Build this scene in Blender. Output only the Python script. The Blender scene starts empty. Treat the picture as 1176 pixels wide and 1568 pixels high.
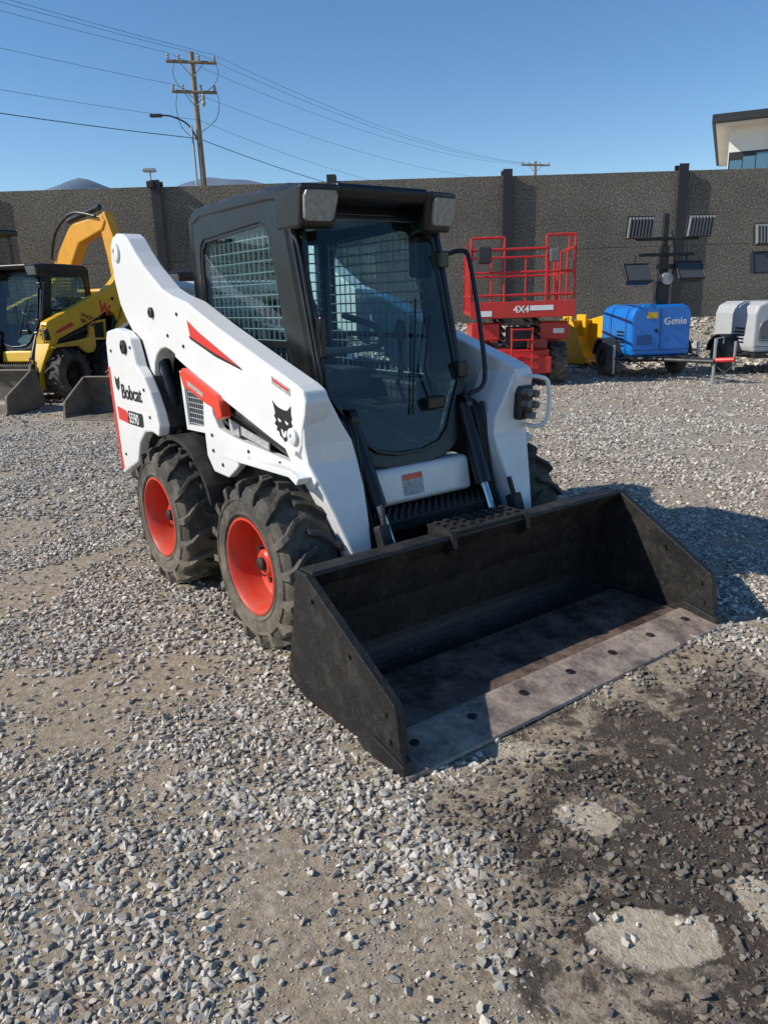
import bpy, bmesh, math, random
import numpy as np
from mathutils import Vector, Matrix, noise
random.seed(7); np.random.seed(7)
sc=bpy.context.scene
sc.view_settings.view_transform='Standard'
try: sc.view_settings.look='None'
except: pass
sc.view_settings.exposure=0
R=math.radians

# ---------------------------------------------------------------- materials
def newmat(n):
    m=bpy.data.materials.new(n); m.use_nodes=True; nt=m.node_tree
    return m,nt,nt.nodes['Principled BSDF']
def ramp(nt,stops,interp='LINEAR'):
    r=nt.nodes.new('ShaderNodeValToRGB'); cr=r.color_ramp; cr.interpolation=interp
    while len(cr.elements)<len(stops): cr.elements.new(0.5)
    for e,(p,c) in zip(cr.elements,stops):
        e.position=p; e.color=(c,c,c,1) if isinstance(c,(int,float)) else (*c,1)
    return r
def noise_n(nt,scale,detail=4,rough=.6,coord=None,dist=0):
    t=nt.nodes.new('ShaderNodeTexNoise'); t.inputs['Scale'].default_value=scale
    t.inputs['Detail'].default_value=detail; t.inputs['Roughness'].default_value=rough
    t.inputs['Distortion'].default_value=dist
    if coord is not None: nt.links.new(coord,t.inputs['Vector'])
    return t
def mixc(nt,f,a,b,mode='MIX'):
    m=nt.nodes.new('ShaderNodeMix'); m.data_type='RGBA'; m.blend_type=mode
    for i,v in ((0,f),(6,a),(7,b)):
        if isinstance(v,bpy.types.NodeSocket): nt.links.new(v,m.inputs[i])
        elif isinstance(v,(int,float)): m.inputs[i].default_value=v
        else: m.inputs[i].default_value=(*v,1)
    return m.outputs[2]
def mat(n,col,rough=.5,metal=0,dirt=None,amt=.35,scale=6,bump=.0,bscale=80,rv=.12,coat=0,low=None):
    m,nt,b=newmat(n)
    tc=nt.nodes.new('ShaderNodeTexCoord').outputs['Object']
    b.inputs['Metallic'].default_value=metal
    if dirt is None: dirt=tuple(c*.45+.04 for c in col)
    nz=noise_n(nt,scale,4,.65,tc)
    rp=ramp(nt,[(.42,0.0),(.75,amt)]); nt.links.new(nz.outputs['Fac'],rp.inputs['Fac'])
    c=mixc(nt,rp.outputs['Color'],col,dirt)
    if low is not None:
        g=nt.nodes.new('ShaderNodeNewGeometry'); sx=nt.nodes.new('ShaderNodeSeparateXYZ')
        nt.links.new(g.outputs['Position'],sx.inputs[0])
        mr=nt.nodes.new('ShaderNodeMapRange'); mr.inputs[1].default_value=0; mr.inputs[2].default_value=low[1]
        mr.inputs[3].default_value=low[2]; mr.inputs[4].default_value=0
        nt.links.new(sx.outputs['Z'],mr.inputs[0])
        mu=nt.nodes.new('ShaderNodeMath'); mu.operation='MULTIPLY'
        nt.links.new(nz.outputs['Fac'],mu.inputs[0]); nt.links.new(mr.outputs[0],mu.inputs[1])
        c=mixc(nt,mu.outputs[0],c,low[0])
    nt.links.new(c,b.inputs['Base Color'])
    rr=ramp(nt,[(.3,max(0,rough-rv)),(.7,min(1,rough+rv))])
    nt.links.new(nz.outputs['Fac'],rr.inputs['Fac']); nt.links.new(rr.outputs['Color'],b.inputs['Roughness'])
    if coat: b.inputs['Coat Weight'].default_value=coat; b.inputs['Coat Roughness'].default_value=.15
    if bump:
        bp=nt.nodes.new('ShaderNodeBump'); bp.inputs['Strength'].default_value=bump; bp.inputs['Distance'].default_value=.01
        n4=noise_n(nt,bscale,2,.6,tc); nt.links.new(n4.outputs['Fac'],bp.inputs['Height']); nt.links.new(bp.outputs[0],b.inputs['Normal'])
    return m
DUST=(.33,.27,.19)
WHITE=mat('white_paint',(.76,.765,.76),.34,dirt=(.52,.49,.43),amt=.28,scale=4,coat=.3,low=(DUST,.9,.4))
BLACK=mat('black_cab_paint',(.007,.0073,.008),.34,dirt=(.026,.024,.022),amt=.35,scale=5)
CHAS=mat('black_chassis',(.011,.011,.011),.6,dirt=(.06,.052,.04),amt=.5,scale=7,bump=.2)
RUB=mat('tyre_rubber',(.019,.019,.019),.8,dirt=(.15,.132,.105),amt=.8,scale=9,bump=.35,bscale=60,low=(DUST,.8,.8))
RIM=mat('red_rim_paint',(.64,.032,.010),.38,dirt=(.3,.06,.03),amt=.45,scale=9,low=(DUST,.7,.4))
RED=mat('red_decal',(.66,.03,.02),.4,amt=.2)
ORG=mat('red_support_paint',(.72,.05,.02),.35,amt=.2)
BLKD=mat('black_decal',(.010,.010,.010),.5,amt=.1)
GREYD=mat('grey_decal',(.42,.43,.44),.5,amt=.8,scale=60,dirt=(.08,.08,.08))
CHROME=mat('cylinder_rod',(.6,.6,.6),.15,1,amt=.1)
HOSE=mat('hydraulic_hose',(.012,.012,.012),.5,amt=.3)
SEAT=mat('seat_vinyl',(.05,.05,.055),.55,amt=.3)
SCREEN=mat('window_screen_wire',(.34,.36,.37),.5,amt=.3)
YEL=mat('yellow_paint',(.80,.46,.012),.38,dirt=(.4,.26,.06),amt=.4,coat=.2)
EXY=mat('excavator_yellow',(.75,.34,.015),.45,dirt=(.35,.2,.06),amt=.5)
GREY=mat('grey_paint',(.13,.13,.135),.45,amt=.4)
LIFTR=mat('red_lift_paint',(.54,.020,.016),.38,dirt=(.28,.05,.04),amt=.4,coat=.2)
LIFTD=mat('dark_red_paint',(.12,.010,.010),.5,amt=.4)
BLUE=mat('blue_cover_paint',(.008,.19,.64),.32,dirt=(.03,.14,.36),amt=.3,coat=.3)
LTW=mat('pale_cover_paint',(.46,.47,.48),.4,amt=.35,dirt=(.32,.31,.29))
DARKM=mat('dark_steel',(.03,.03,.033),.5,metal=.2,amt=.4)
LAMPG=mat('lamp_fin_grey',(.20,.205,.21),.5,amt=.4)
GALV=mat('galvanised_steel',(.42,.43,.44),.42,metal=.6,amt=.4)
WOOD=mat('pole_wood',(.25,.19,.13),.85,dirt=(.10,.08,.055),amt=.7,scale=3,bump=.5,bscale=30)
INSUL=mat('insulator',(.35,.33,.32),.3)
WIRE=mat('wire_black',(.06,.065,.075),.6)
OLDB=mat('worn_bucket_steel',(.10,.085,.07),.6,dirt=(.24,.17,.11),amt=.8,scale=5,bump=.3,low=(DUST,.5,.5))

def bucket_mats():
    out=[]
    for nm,c1,c2,thr,wd in (('bucket_black_paint',(.013,.0125,.012),(.070,.056,.043),.50,.34),('bucket_worn_floor',(.050,.034,.027),(.30,.21,.155),.40,.30),('cutting_edge_steel',(.13,.10,.085),(.46,.37,.30),.38,.26)):
        m,nt,b=newmat(nm); tc=nt.nodes.new('ShaderNodeTexCoord').outputs['Object']
        n1=noise_n(nt,5.5,7,.80,tc,.1); r1=ramp(nt,[(thr,0.0),(thr+wd,1.0)]); nt.links.new(n1.outputs['Fac'],r1.inputs['Fac'])
        mp2=nt.nodes.new('ShaderNodeMapping'); nt.links.new(tc,mp2.inputs[0]); mp2.inputs['Scale'].default_value=(4,50,50)
        n2=noise_n(nt,3,3,.7,mp2.outputs[0]); r2=ramp(nt,[(.64,0.0),(.74,.22)]); nt.links.new(n2.outputs['Fac'],r2.inputs['Fac'])
        c=mixc(nt,r1.outputs['Color'],c1,c2); c=mixc(nt,r2.outputs['Color'],c,tuple(x*1.4+.03 for x in c2))
        n3=noise_n(nt,55,4,.75,tc); r3=ramp(nt,[(.58,0.0),(.68,.8)]); nt.links.new(n3.outputs['Fac'],r3.inputs['Fac'])
        c=mixc(nt,r3.outputs['Color'],c,(.19,.11,.07) if nm!='bucket_black_paint' else (.07,.058,.046))
        nt.links.new(c,b.inputs['Base Color'])
        rr=ramp(nt,[(.3,.36),(.7,.70)]); nt.links.new(n1.outputs['Fac'],rr.inputs['Fac']); nt.links.new(rr.outputs['Color'],b.inputs['Roughness'])
        b.inputs['Metallic'].default_value=.1
        bp=nt.nodes.new('ShaderNodeBump'); bp.inputs['Strength'].default_value=.5; bp.inputs['Distance'].default_value=.004
        nt.links.new(n3.outputs['Fac'],bp.inputs['Height']); nt.links.new(bp.outputs[0],b.inputs['Normal'])
        out.append(m)
    return out
BKT,BKF,BKE=bucket_mats()

def glassmat(n,tint,rough=.02):
    m=bpy.data.materials.new(n); m.use_nodes=True; nt=m.node_tree; nt.nodes.clear()
    o=nt.nodes.new('ShaderNodeOutputMaterial'); tr=nt.nodes.new('ShaderNodeBsdfTransparent'); tr.inputs[0].default_value=(*tint,1)
    g=nt.nodes.new('ShaderNodeBsdfGlossy'); g.inputs['Roughness'].default_value=rough
    lw=nt.nodes.new('ShaderNodeLayerWeight'); lw.inputs[0].default_value=.5
    pw=nt.nodes.new('ShaderNodeMath'); pw.operation='POWER'; pw.inputs[1].default_value=4; nt.links.new(lw.outputs['Facing'],pw.inputs[0])
    ma=nt.nodes.new('ShaderNodeMath'); ma.operation='MULTIPLY_ADD'; ma.inputs[1].default_value=.8; ma.inputs[2].default_value=.06; nt.links.new(pw.outputs[0],ma.inputs[0])
    mx=nt.nodes.new('ShaderNodeMixShader'); nt.links.new(ma.outputs[0],mx.inputs[0]); nt.links.new(tr.outputs[0],mx.inputs[1]); nt.links.new(g.outputs[0],mx.inputs[2])
    nt.links.new(mx.outputs[0],o.inputs[0]); return m
GLASS=glassmat('tinted_cab_glass',(.62,.80,.82))
LENS=mat('lamp_lens',(.26,.275,.26),.12,amt=.7,scale=40,dirt=(.08,.08,.08),coat=1)
FLOODL=mat('floodlight_glass',(.06,.065,.07),.35,amt=.2)
WINB=mat('building_window_glass',(.10,.20,.26),.06,metal=.3,amt=.1,coat=1)

# ---------------------------------------------------------------- mesh helpers
ALL=[]
def link(o,par=None):
    sc.collection.objects.link(o); ALL.append(o)
    if par is not None: o.parent=par
    return o
def empty(n,loc=(0,0,0),yaw=0):
    e=bpy.data.objects.new(n,None); e.location=loc; e.rotation_euler=(0,0,yaw); e.empty_display_size=.2
    return link(e)
def mesh(n,V,F,m,par=None,bev=0,smooth=False,seg=2,ang=35):
    me=bpy.data.meshes.new(n); me.from_pydata([tuple(v) for v in V],[],F); me.validate(); me.update()
    bm=bmesh.new(); bm.from_mesh(me); bmesh.ops.recalc_face_normals(bm,faces=bm.faces); bm.to_mesh(me); bm.free()
    if m: me.materials.append(m)
    if smooth:
        me.polygons.foreach_set('use_smooth',[True]*len(me.polygons)); me.set_sharp_from_angle(angle=R(ang))
    o=bpy.data.objects.new(n,me); link(o,par)
    if bev:
        b=o.modifiers.new('bev','BEVEL'); b.width=bev; b.segments=seg; b.limit_method='ANGLE'; b.angle_limit=R(28)
    return o
def box(n,x,y,z,m,par=None,bev=0,rot=None,smooth=False):
    V=[(a,b,c) for a in x for b in y for c in z]
    if rot:
        c=Vector((sum(x)/2,sum(y)/2,sum(z)/2)); M=Matrix.Rotation(rot[1],3,rot[0]); V=[c+M@(Vector(v)-c) for v in V]
    F=[(0,1,3,2),(4,6,7,5),(0,4,5,1),(2,3,7,6),(0,2,6,4),(1,5,7,3)]
    return mesh(n,V,F,m,par,bev,smooth)
def prism(n,poly,a,b,m,par=None,axis='y',bev=0,fn=None):
    k=len(poly)
    def P(p,t):
        if axis=='y': return (p[0],t,p[1])
        if axis=='x': return (t,p[0],p[1])
        return (p[0],p[1],t)
    V=[P(p,a) for p in poly]+[P(p,b) for p in poly]
    if fn: V=[fn(v) for v in V]
    F=[tuple(range(k)),tuple(range(2*k-1,k-1,-1))]+[(i,(i+1)%k,(i+1)%k+k,i+k) for i in range(k)]
    return mesh(n,V,F,m,par,bev)
def ring(n,outer,inner,a,b,m,par=None,axis='y',bev=0,fn=None):
    k=len(outer)
    def P(p,t):
        return (p[0],t,p[1]) if axis=='y' else (t,p[0],p[1])
    V=[P(p,a) for p in outer]+[P(p,a) for p in inner]+[P(p,b) for p in outer]+[P(p,b) for p in inner]
    if fn: V=[fn(v) for v in V]
    F=[]
    for i in range(k):
        j=(i+1)%k
        F+=[(i,j,k+j,k+i),(2*k+i,3*k+i,3*k+j,2*k+j),(i,2*k+i,2*k+j,j),(k+i,k+j,3*k+j,3*k+i)]
    return mesh(n,V,F,m,par,bev)
def sweepdata(path,r,seg=8,r2=None):
    P=[Vector(p) for p in path]; V=[];F=[]
    up=None
    for i,p in enumerate(P):
        d=((P[min(i+1,len(P)-1)]-P[max(i-1,0)])).normalized()
        if up is None:
            up=Vector((0,0,1)) if abs(d.z)<.9 else Vector((1,0,0))
        s=d.cross(up).normalized(); up=s.cross(d).normalized()
        rr=r if r2 is None else r+(r2-r)*i/(len(P)-1)
        for k in range(seg):
            a=2*math.pi*k/seg; V.append(p+s*math.cos(a)*rr+up*math.sin(a)*rr)
    for i in range(len(P)-1):
        for k in range(seg):
            k2=(k+1)%seg; F.append((i*seg+k,i*seg+k2,(i+1)*seg+k2,(i+1)*seg+k))
    F.append(tuple(range(seg))); F.append(tuple(range((len(P)-1)*seg,len(P)*seg)))
    return V,F
def tube(n,path,r,m,par=None,seg=10,r2=None):
    V,F=sweepdata(path,r,seg,r2); return mesh(n,V,F,m,par,0,True)
def tubes(n,paths,r,m,par=None,seg=8):
    V=[];F=[]
    for p in paths:
        v,f=sweepdata(p,r,seg); o=len(V); V+=v; F+=[tuple(i+o for i in q) for q in f]
    return mesh(n,V,F,m,par,0,True)
def smoothpath(pts,n=6):
    P=[Vector(p) for p in pts]; out=[]
    for i in range(len(P)-1):
        a=P[max(i-1,0)];b=P[i];c=P[i+1];d=P[min(i+2,len(P)-1)]
        for k in range(n):
            t=k/n; out.append(.5*((2*b)+(c-a)*t+(2*a-5*b+4*c-d)*t*t+(-a+3*b-3*c+d)*t**3))
    out.append(P[-1]); return out
def lathe(n,prof,m,par=None,seg=48,loc=(0,0,0),closed=False,axis='y'):
    V=[];F=[];k=len(prof)
    for s in range(seg):
        a=2*math.pi*s/seg
        for r,h in prof:
            if axis=='y': V.append((loc[0]+r*math.cos(a),loc[1]+h,loc[2]+r*math.sin(a)))
            else: V.append((loc[0]+r*math.cos(a),loc[1]+r*math.sin(a),loc[2]+h))
    for s in range(seg):
        t=(s+1)%seg
        for i in range(k-1+(1 if closed else 0)):
            j=(i+1)%k; F.append((s*k+i,s*k+j,t*k+j,t*k+i))
    return mesh(n,V,F,m,par,0,True,ang=40)
def text(n,s,size,loc,rot,m,par,ext=.001,al='LEFT',bold=0):
    c=bpy.data.curves.new(n,'FONT'); c.body=s; c.size=size; c.extrude=ext; c.align_x=al; c.offset=bold; c.materials.append(m)
    o=bpy.data.objects.new(n,c); o.location=loc; o.rotation_euler=rot; return link(o,par)
def grid_screen(n,a0,a1,z0,z1,fix,axis,step,r,m,par):
    V=[];F=[]
    def bar(p,q):
        v,f=sweepdata([p,q],r,4); o=len(V); V.extend(v); F.extend([tuple(i+o for i in t) for t in f])
    P=(lambda a,z:(a,fix,z)) if axis=='y' else (lambda a,z:(fix,a,z))
    x=a0
    while x<=a1+1e-6: bar(P(x,z0),P(x,z1)); x+=step
    z=z0
    while z<=z1+1e-6: bar(P(a0,z),P(a1,z)); z+=step
    return mesh(n,V,F,m,par)

# ---------------------------------------------------------------- wheel
def wheel(par,idx,x,side,r=.388,w=.27,yo=.8273,rimm=RIM,rub=RUB):
    s=side; yc=s*(yo-w/2)
    R0=r-.034
    prof=[(.205,w*.40),(.215,w*.47),(.25,w*.50),(.30,w*.505),(R0-.02,w*.47),(R0,w*.40),(R0+.004,0),(R0,-w*.40),(R0-.02,-w*.47),(.30,-w*.505),(.25,-w*.50),(.205,-w*.40)]
    lathe(f'tyre_{idx}',[(a,b*s) for a,b in prof],rub,par,56,(x,yc,r-.008),True)
    lathe(f'tyre_bead_ring_{idx}',[(.232,w*.495*s),(.238,w*.515*s),(.246,w*.515*s),(.252,w*.495*s)],rub,par,48,(x,yc,r-.008))
    lathe(f'tyre_side_ring_{idx}',[(.298,w*.50*s),(.303,w*.52*s),(.311,w*.517*s),(.316,w*.49*s)],rub,par,48,(x,yc,r-.008))
    V=[];F=[];N=16
    for row in (1,-1):
        for i in range(N):
            a0=2*math.pi*(i+(.5 if row<0 else 0))/N
            st=[(-.010,.30,.048),(.055,.20,.050),(.105,-.02,.058),(.136,-.10,.064),(.142,-.11,.060)]
            rad=[(R0-.01,r),(R0-.01,r),(R0-.012,r-.004),(R0-.03,r-.016),(R0-.055,r-.048)]
            base=len(V)
            for (h,da,hw),(ri,ro) in zip(st,rad):
                for (rr,sg) in ((ri,-1),(ro,-1),(ro,1),(ri,1)):
                    k=.80 if rr==ro else 1.0
                    a=a0+da*.62+sg*hw*k*.341/r
                    V.append((x+rr*math.cos(a),yc+h*row,r-.008+rr*math.sin(a)))
            for q in range(len(st)-1):
                b=base+q*4
                for c in range(4): d=(c+1)%4; F.append((b+c,b+d,b+4+d,b+4+c))
            F.append((base,base+1,base+2,base+3)); b=base+4*(len(st)-1); F.append((b,b+1,b+2,b+3))
    mesh(f'tyre_lugs_{idx}',V,F,rub,par,.005)
    rp=[(.212,w*.42),(.222,w*.49),(.212,w*.495),(.200,w*.44),(.192,w*.25),(.186,w*.02),(.150,-w*.05),(.125,-w*.03),(.105,w*.05),(.095,w*.06),(.0,w*.06)]
    lathe(f'rim_{idx}',[(a,b*s) for a,b in rp],rimm,par,48,(x,yc,r-.008))
    lathe(f'hub_{idx}',[(.062,w*.055*s),(.062,w*.20*s),(.052,w*.24*s),(0,w*.24*s)],rimm,par,24,(x,yc,r-.008))
    lathe(f'hub_cap_{idx}',[(.030,w*.235*s),(.030,w*.30*s),(.022,w*.32*s),(0,w*.32*s)],CHAS,par,16,(x,yc,r-.008))
    V=[];F=[]
    for i in range(8):
        a=2*math.pi*i/8+.2; cx,cz=x+.082*math.cos(a),r-.008+.082*math.sin(a)
        v,f=sweepdata([(cx,yc+w*.05*s,cz),(cx,yc+w*.17*s,cz)],.012,6); o=len(V); V+=v; F+=[tuple(j+o for j in t) for t in f]
    mesh(f'wheel_nuts_{idx}',V,F,CHAS,par)
    V=[];F=[]
    for i in range(8):
        a=2*math.pi*i/8; c0=(x+.155*math.cos(a),yc-w*.048*s,r-.008+.155*math.sin(a))
        v,f=sweepdata([c0,(c0[0],c0[1]+.004*s,c0[2])],.014,10); o=len(V); V+=v; F+=[tuple(j+o for j in t) for t in f]
    mesh(f'rim_holes_{idx}',V,F,BLKD,par)

# ---------------------------------------------------------------- skid steer loader
def skid(name,loc,yaw,armM,bodyM,cabM,rimM,main=False,bdx=0,bm=(BKT,BKF,BKE)):
    P=empty(name,loc,yaw)
    i=0
    for sx in (-1,1):
        for x in (0,-1.08):
            i+=1; wheel(P,i,x,sx,rimm=rimM)
    prism('chassis',[(-1.92,.30),(-1.75,.22),(.12,.22),(.16,.34),(.14,.54),(.07,.58),(.05,.80),(-.1,.98),(-1.1,1.10),(-1.88,1.25),(-1.94,1.1)],-.54,.54,CHAS,P,bev=.012)
    box('rear_bumper',(-2.02,-1.90),(-.66,.66),(.42,.62),CHAS,P,.02)
    box('tailgate',(-1.98,-1.88),(-.56,.56),(.55,1.28),armM,P,.03)
    prism('engine_cover',[(-1.9,1.24),(-1.1,1.10),(-1.1,1.32),(-1.6,1.42),(-1.88,1.38)],-.50,.50,BLACK,P,bev=.02)
    arm=[(-1.885,1.78),(-1.87,1.85),(-1.82,1.895),(-1.74,1.915),(-1.64,1.905),(-1.57,1.875),(-1.48,1.80),(-1.36,1.715),(-1.25,1.655),(-1.13,1.59),(-1.0,1.553),(-.83,1.52),(-.66,1.46),(-.50,1.404),(-.06,1.265),(.22,1.178),(.27,1.155),(.288,1.115),(.275,1.06),(.25,1.0),(.235,.93),(.2,.88),(.12,.895),(0,.933),(-.457,1.062),(-.778,1.165),(-1.0,1.24),(-1.088,1.272),(-1.16,1.285),(-1.23,1.275),(-1.30,1.24),(-1.345,1.19),(-1.37,1.10),(-1.41,1.04),(-1.46,1.05),(-1.475,1.12),(-1.47,1.20),(-1.50,1.27),(-1.56,1.31),(-1.643,1.36),(-1.74,1.44),(-1.814,1.52),(-1.86,1.64)]
    secs=[(1.14,.656,.545,.27,.02),(1.0,.656,.47,.265,.03),(.93,.654,.425,.262,.05),(.85,.645,.408,.27,.10),(.74,.615,.41,.315,.17),(.62,.582,.425,.362,.23),(.52,.556,.44,.398,.27),(.43,.536,.45,.425,.30),(.2,.52,.45,.46,.33)]
    for s in (-1,1):
        t='right' if s<0 else 'left'
        prism(f'loader_arm_{t}',arm,s*.66,s*.545,armM,P,bev=.010)
        fl1=[(.20,.905),(0,.955),(-.457,1.084),(-.778,1.187),(-1.0,1.262)]; fl2=[(-1.0,1.243),(-.778,1.168),(-.457,1.065),(0,.936),(.20,.884)]
        prism(f'arm_flange_{t}',fl1+fl2,s*.672,s*.655,armM,P,bev=.003)
        V=[];F=[]
        for z,yo,yi,xf,xr in secs:
            V+=[(xf-.01,s*yo,z),(xf+.0,s*yi,z+.0),(xr,s*yi,z),(xr,s*yo,z)]
        for q in range(len(secs)-1):
            for c in range(4): d=(c+1)%4; F.append((q*4+c,q*4+d,q*4+4+d,q*4+4+c))
        F.append((0,1,2,3)); q=4*(len(secs)-1); F.append((q,q+1,q+2,q+3))
        mesh(f'arm_front_leg_{t}',V,F,armM,P,.010)
        up=[(-1.94,1.30),(-1.90,1.365),(-1.73,1.385),(-1.60,1.37),(-1.50,1.33),(-1.46,1.25),(-1.43,1.18),(-1.34,1.12),(-1.27,1.04),(-1.20,.93),(-1.175,.86),(-1.20,.80),(-1.30,.815),(-1.42,.80),(-1.53,.72),(-1.60,.60),(-1.915,.475),(-1.94,.80),(-1.95,1.155)]
        prism(f'upright_{t}',up,s*.735,s*.67,armM,P,bev=.012)
        prism(f'upright_inner_{t}',[(a*.96-.06,b-.012) for a,b in up],s*.665,s*.50,CHAS,P)
        for k,(px,pz,pr) in enumerate([(-1.765,1.815,.055),(-1.30,1.47,.028),(-1.60,1.28,.04),(.18,.965,.035),(-1.43,1.10,.025)]):
            yb=.66 if k!=2 else .735
            lathe(f'pivot_pin_{t}_{k}',[(pr,s*(yb-.02)),(pr,s*(yb+.014)),(pr*.75,s*(yb+.018)),(pr*.35,s*(yb+.018)),(pr*.3,s*(yb+.010)),(0,s*(yb+.010))],armM if k in(0,3) else CHAS,P,24,(px,0,pz))
        tube(f'lift_cylinder_{t}',[(-1.22,s*.60,.80),(-1.40,s*.60,1.35)],.036,BLACK,P,14)
        tube(f'lift_rod_{t}',[(-1.40,s*.60,1.35),(-1.47,s*.60,1.52)],.018,CHROME,P,12)
        fp=[(-.80,.91),(-.79,.74),(-.72,.665),(-.55,.66),(-.45,.72),(-.36,.785),(.20,.79),(.26,.74),(.29,.78),(.24,.82),(.1,.835),(-.1,.85),(-.45,.875),(-.62,.90),(-.67,.96),(-.70,1.12),(-.77,1.14)]
        prism(f'side_panel_{t}',fp,s*.635,s*.59,bodyM,P,bev=.008)
        prism(f'fender_top_{t}',[(-.45,.785),(.18,.795),(.24,.77),(.26,.80),(.2,.825),(-.45,.812)],s*.70,s*.50,bodyM,P,bev=.004)
        fl=[]
        for a in range(20,165,12): fl.append((-1.08+.47*math.cos(R(a)),.36+.46*math.sin(R(a))))
        fl2=[(-1.08+(x+1.08)*.94,.36+(z-.36)*.94) for x,z in fl][::-1]
        prism(f'rear_fender_{t}',fl+fl2,s*.70,s*.52,CHAS,P)
        box(f'vent_back_{t}',(-1.12,-.80),(min(s*.50,s*.575),max(s*.50,s*.575)),(.86,1.14),BLKD,P)
        grid_screen(f'vent_screen_{t}',-1.10,-.82,.88,1.12,s*.59,'y',.028,.003,SCREEN if main else DARKM,P)
        ring(f'vent_frame_{t}',[(-1.13,1.16),(-.80,1.13),(-.80,.85),(-1.10,.84)],[(-1.09,1.12),(-.83,1.10),(-.83,.88),(-1.07,.87)],s*.585,s*.605,bodyM,P)
        tube(f'stow_bar_{t}',[(-.62,s*.61,1.04),(-.30,s*.61,.965),(.10,s*.60,.86)],.026,BLACK,P,12)
        tube(f'hose_a_{t}',smoothpath([(-.72,s*.58,1.02),(-.5,s*.585,.98),(-.2,s*.58,.93),(.1,s*.56,.87)]),.012,HOSE,P)
        tube(f'hose_b_{t}',smoothpath([(-.66,s*.59,.94),(-.45,s*.60,.905),(-.2,s*.59,.895),(.05,s*.57,.855)]),.010,HOSE,P)
        if main:
            sp=[(-.90,1.165),(-.86,1.195),(-.62,1.125),(-.48,1.085),(-.445,1.06),(-.43,.985),(-.49,.965),(-.52,1.02),(-.60,1.035),(-.86,1.10)]
            prism(f'arm_support_{t}',sp,s*.700,s*.645,ORG,P,bev=.006)
            prism(f'support_label_{t}',[(-.80,1.135),(-.62,1.085),(-.62,1.065),(-.80,1.112)],s*.702,s*.698,GREYD,P)
            prism(f'spec_plate_{t}',[(-.50,.965),(-.40,.945),(-.40,.885),(-.50,.895)],s*.630,s*.624,GREYD,P)
            prism(f'spec_plate_b_{t}',[(-.37,.940),(-.10,.895),(-.10,.862),(-.37,.90)],s*.634,s*.628,GREYD,P)
            tri=[(-.825,1.43),(-.70,1.375),(-.27,1.225),(-.52,1.275),(-.80,1.35)]
            prism(f'arm_stripe_red_{t}',tri,s*.6625,s*.655,RED,P)
            prism(f'arm_stripe_edge_{t}',[(-.82,1.355),(-.80,1.338),(-.52,1.262),(-.25,1.213),(-.27,1.225),(-.52,1.277)],s*.6632,s*.655,BLKD,P)
            prism(f'hot_label_{t}',[(.02,1.205),(.17,1.16),(.17,1.13),(.02,1.172)],s*.6625,s*.655,GREYD,P)
            prism(f'hot_label_red_{t}',[(.03,1.195),(.16,1.157),(.16,1.147),(.03,1.184)],s*.6632,s*.655,RED,P)
            cat=[(.015,1.10),(.035,1.085),(.060,1.075),(.085,1.070),(.115,1.066),(.140,1.068),(.168,1.088),(.165,1.055),(.172,1.035),(.162,1.025),(.174,1.005),(.158,.998),(.165,.978),(.146,.975),(.145,.955),(.125,.950),(.115,.935),(.10,.932),(.085,.945),(.062,.955),(.060,.970),(.038,.975),(.045,.992),(.022,1.0),(.038,1.018),(.022,1.035),(.034,1.05)]
            prism(f'cat_head_logo_{t}',cat,s*.6625,s*.655,BLKD,P)
            for q,(ex,ez) in enumerate([(.072,1.022),(.132,1.016)]):
                prism(f'logo_eye_{t}_{q}',[(ex-.016,ez+.008),(ex+.012,ez-.002),(ex+.004,ez-.010),(ex-.012,ez-.004)],s*.6635,s*.66,WHITE,P)
            prism(f'logo_muzzle_{t}',[(.078,.985),(.10,.978),(.125,.982),(.118,.957),(.10,.948),(.085,.96)],s*.6635,s*.66,WHITE,P)
            prism(f'logo_nose_{t}',[(.088,.990),(.117,.988),(.103,.966)],s*.6642,s*.66,BLKD,P)
            prism(f'upright_red_edge_{t}',[(-1.949,1.15),(-1.915,1.15),(-1.905,.95),(-1.885,.60),(-1.87,.52),(-1.912,.50),(-1.937,.80)],s*.7375,s*.72,RED,P)
            prism(f'upright_red_bar_{t}',[(-1.86,.915),(-1.70,.90),(-1.68,.825),(-1.85,.835)],s*.7375,s*.72,RED,P)
            hd=[(-1.84,1.10),(-1.82,1.085),(-1.79,1.085),(-1.765,1.10),(-1.765,1.065),(-1.775,1.035),(-1.80,1.015),(-1.825,1.03),(-1.84,1.06)]
            prism(f'logo_small_{t}',hd,s*.738,s*.72,BLKD,P)
            rt=(R(90),0,0) if s<0 else (R(90),0,R(180))
            text(f'maker_name_{t}','Bobcat',.122,(-1.745 if s<0 else -1.34,s*.738,.975),rt,BLKD,P,bold=.0012)
            prism(f'model_badge_{t}',[(-1.66,.905),(-1.43,.905),(-1.42,.89),(-1.42,.84),(-1.44,.825),(-1.67,.825),(-1.68,.84),(-1.68,.89)],s*.7375,s*.72,BLKD,P)
            text(f'model_number_{t}','S590',.085,(-1.655 if s<0 else -1.44,s*.7385,.836),rt,WHITE,P,.001,bold=.001)
            V=[];F=[]
            for bx,bz in [(-.70,.86),(-.70,.78),(-.60,.72),(-.3,.83),(0,.82),(.15,.81),(-1.35,1.05),(-1.3,.90),(-1.8,.62),(-1.85,1.25),(-1.5,1.28),(-.95,1.46),(-1.1,1.35),(-.9,1.30)]:
                yy=.735 if (bx<-1.2 and bz<1.3) else (.66 if bz>1.2 else .635)
                v,f=sweepdata([(bx,s*(yy-.005),bz),(bx,s*(yy+.006),bz)],.009,8); o=len(V); V+=v; F+=[tuple(j+o for j in q) for q in f]
            mesh(f'bolts_{t}',V,F,CHAS,P)
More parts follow.
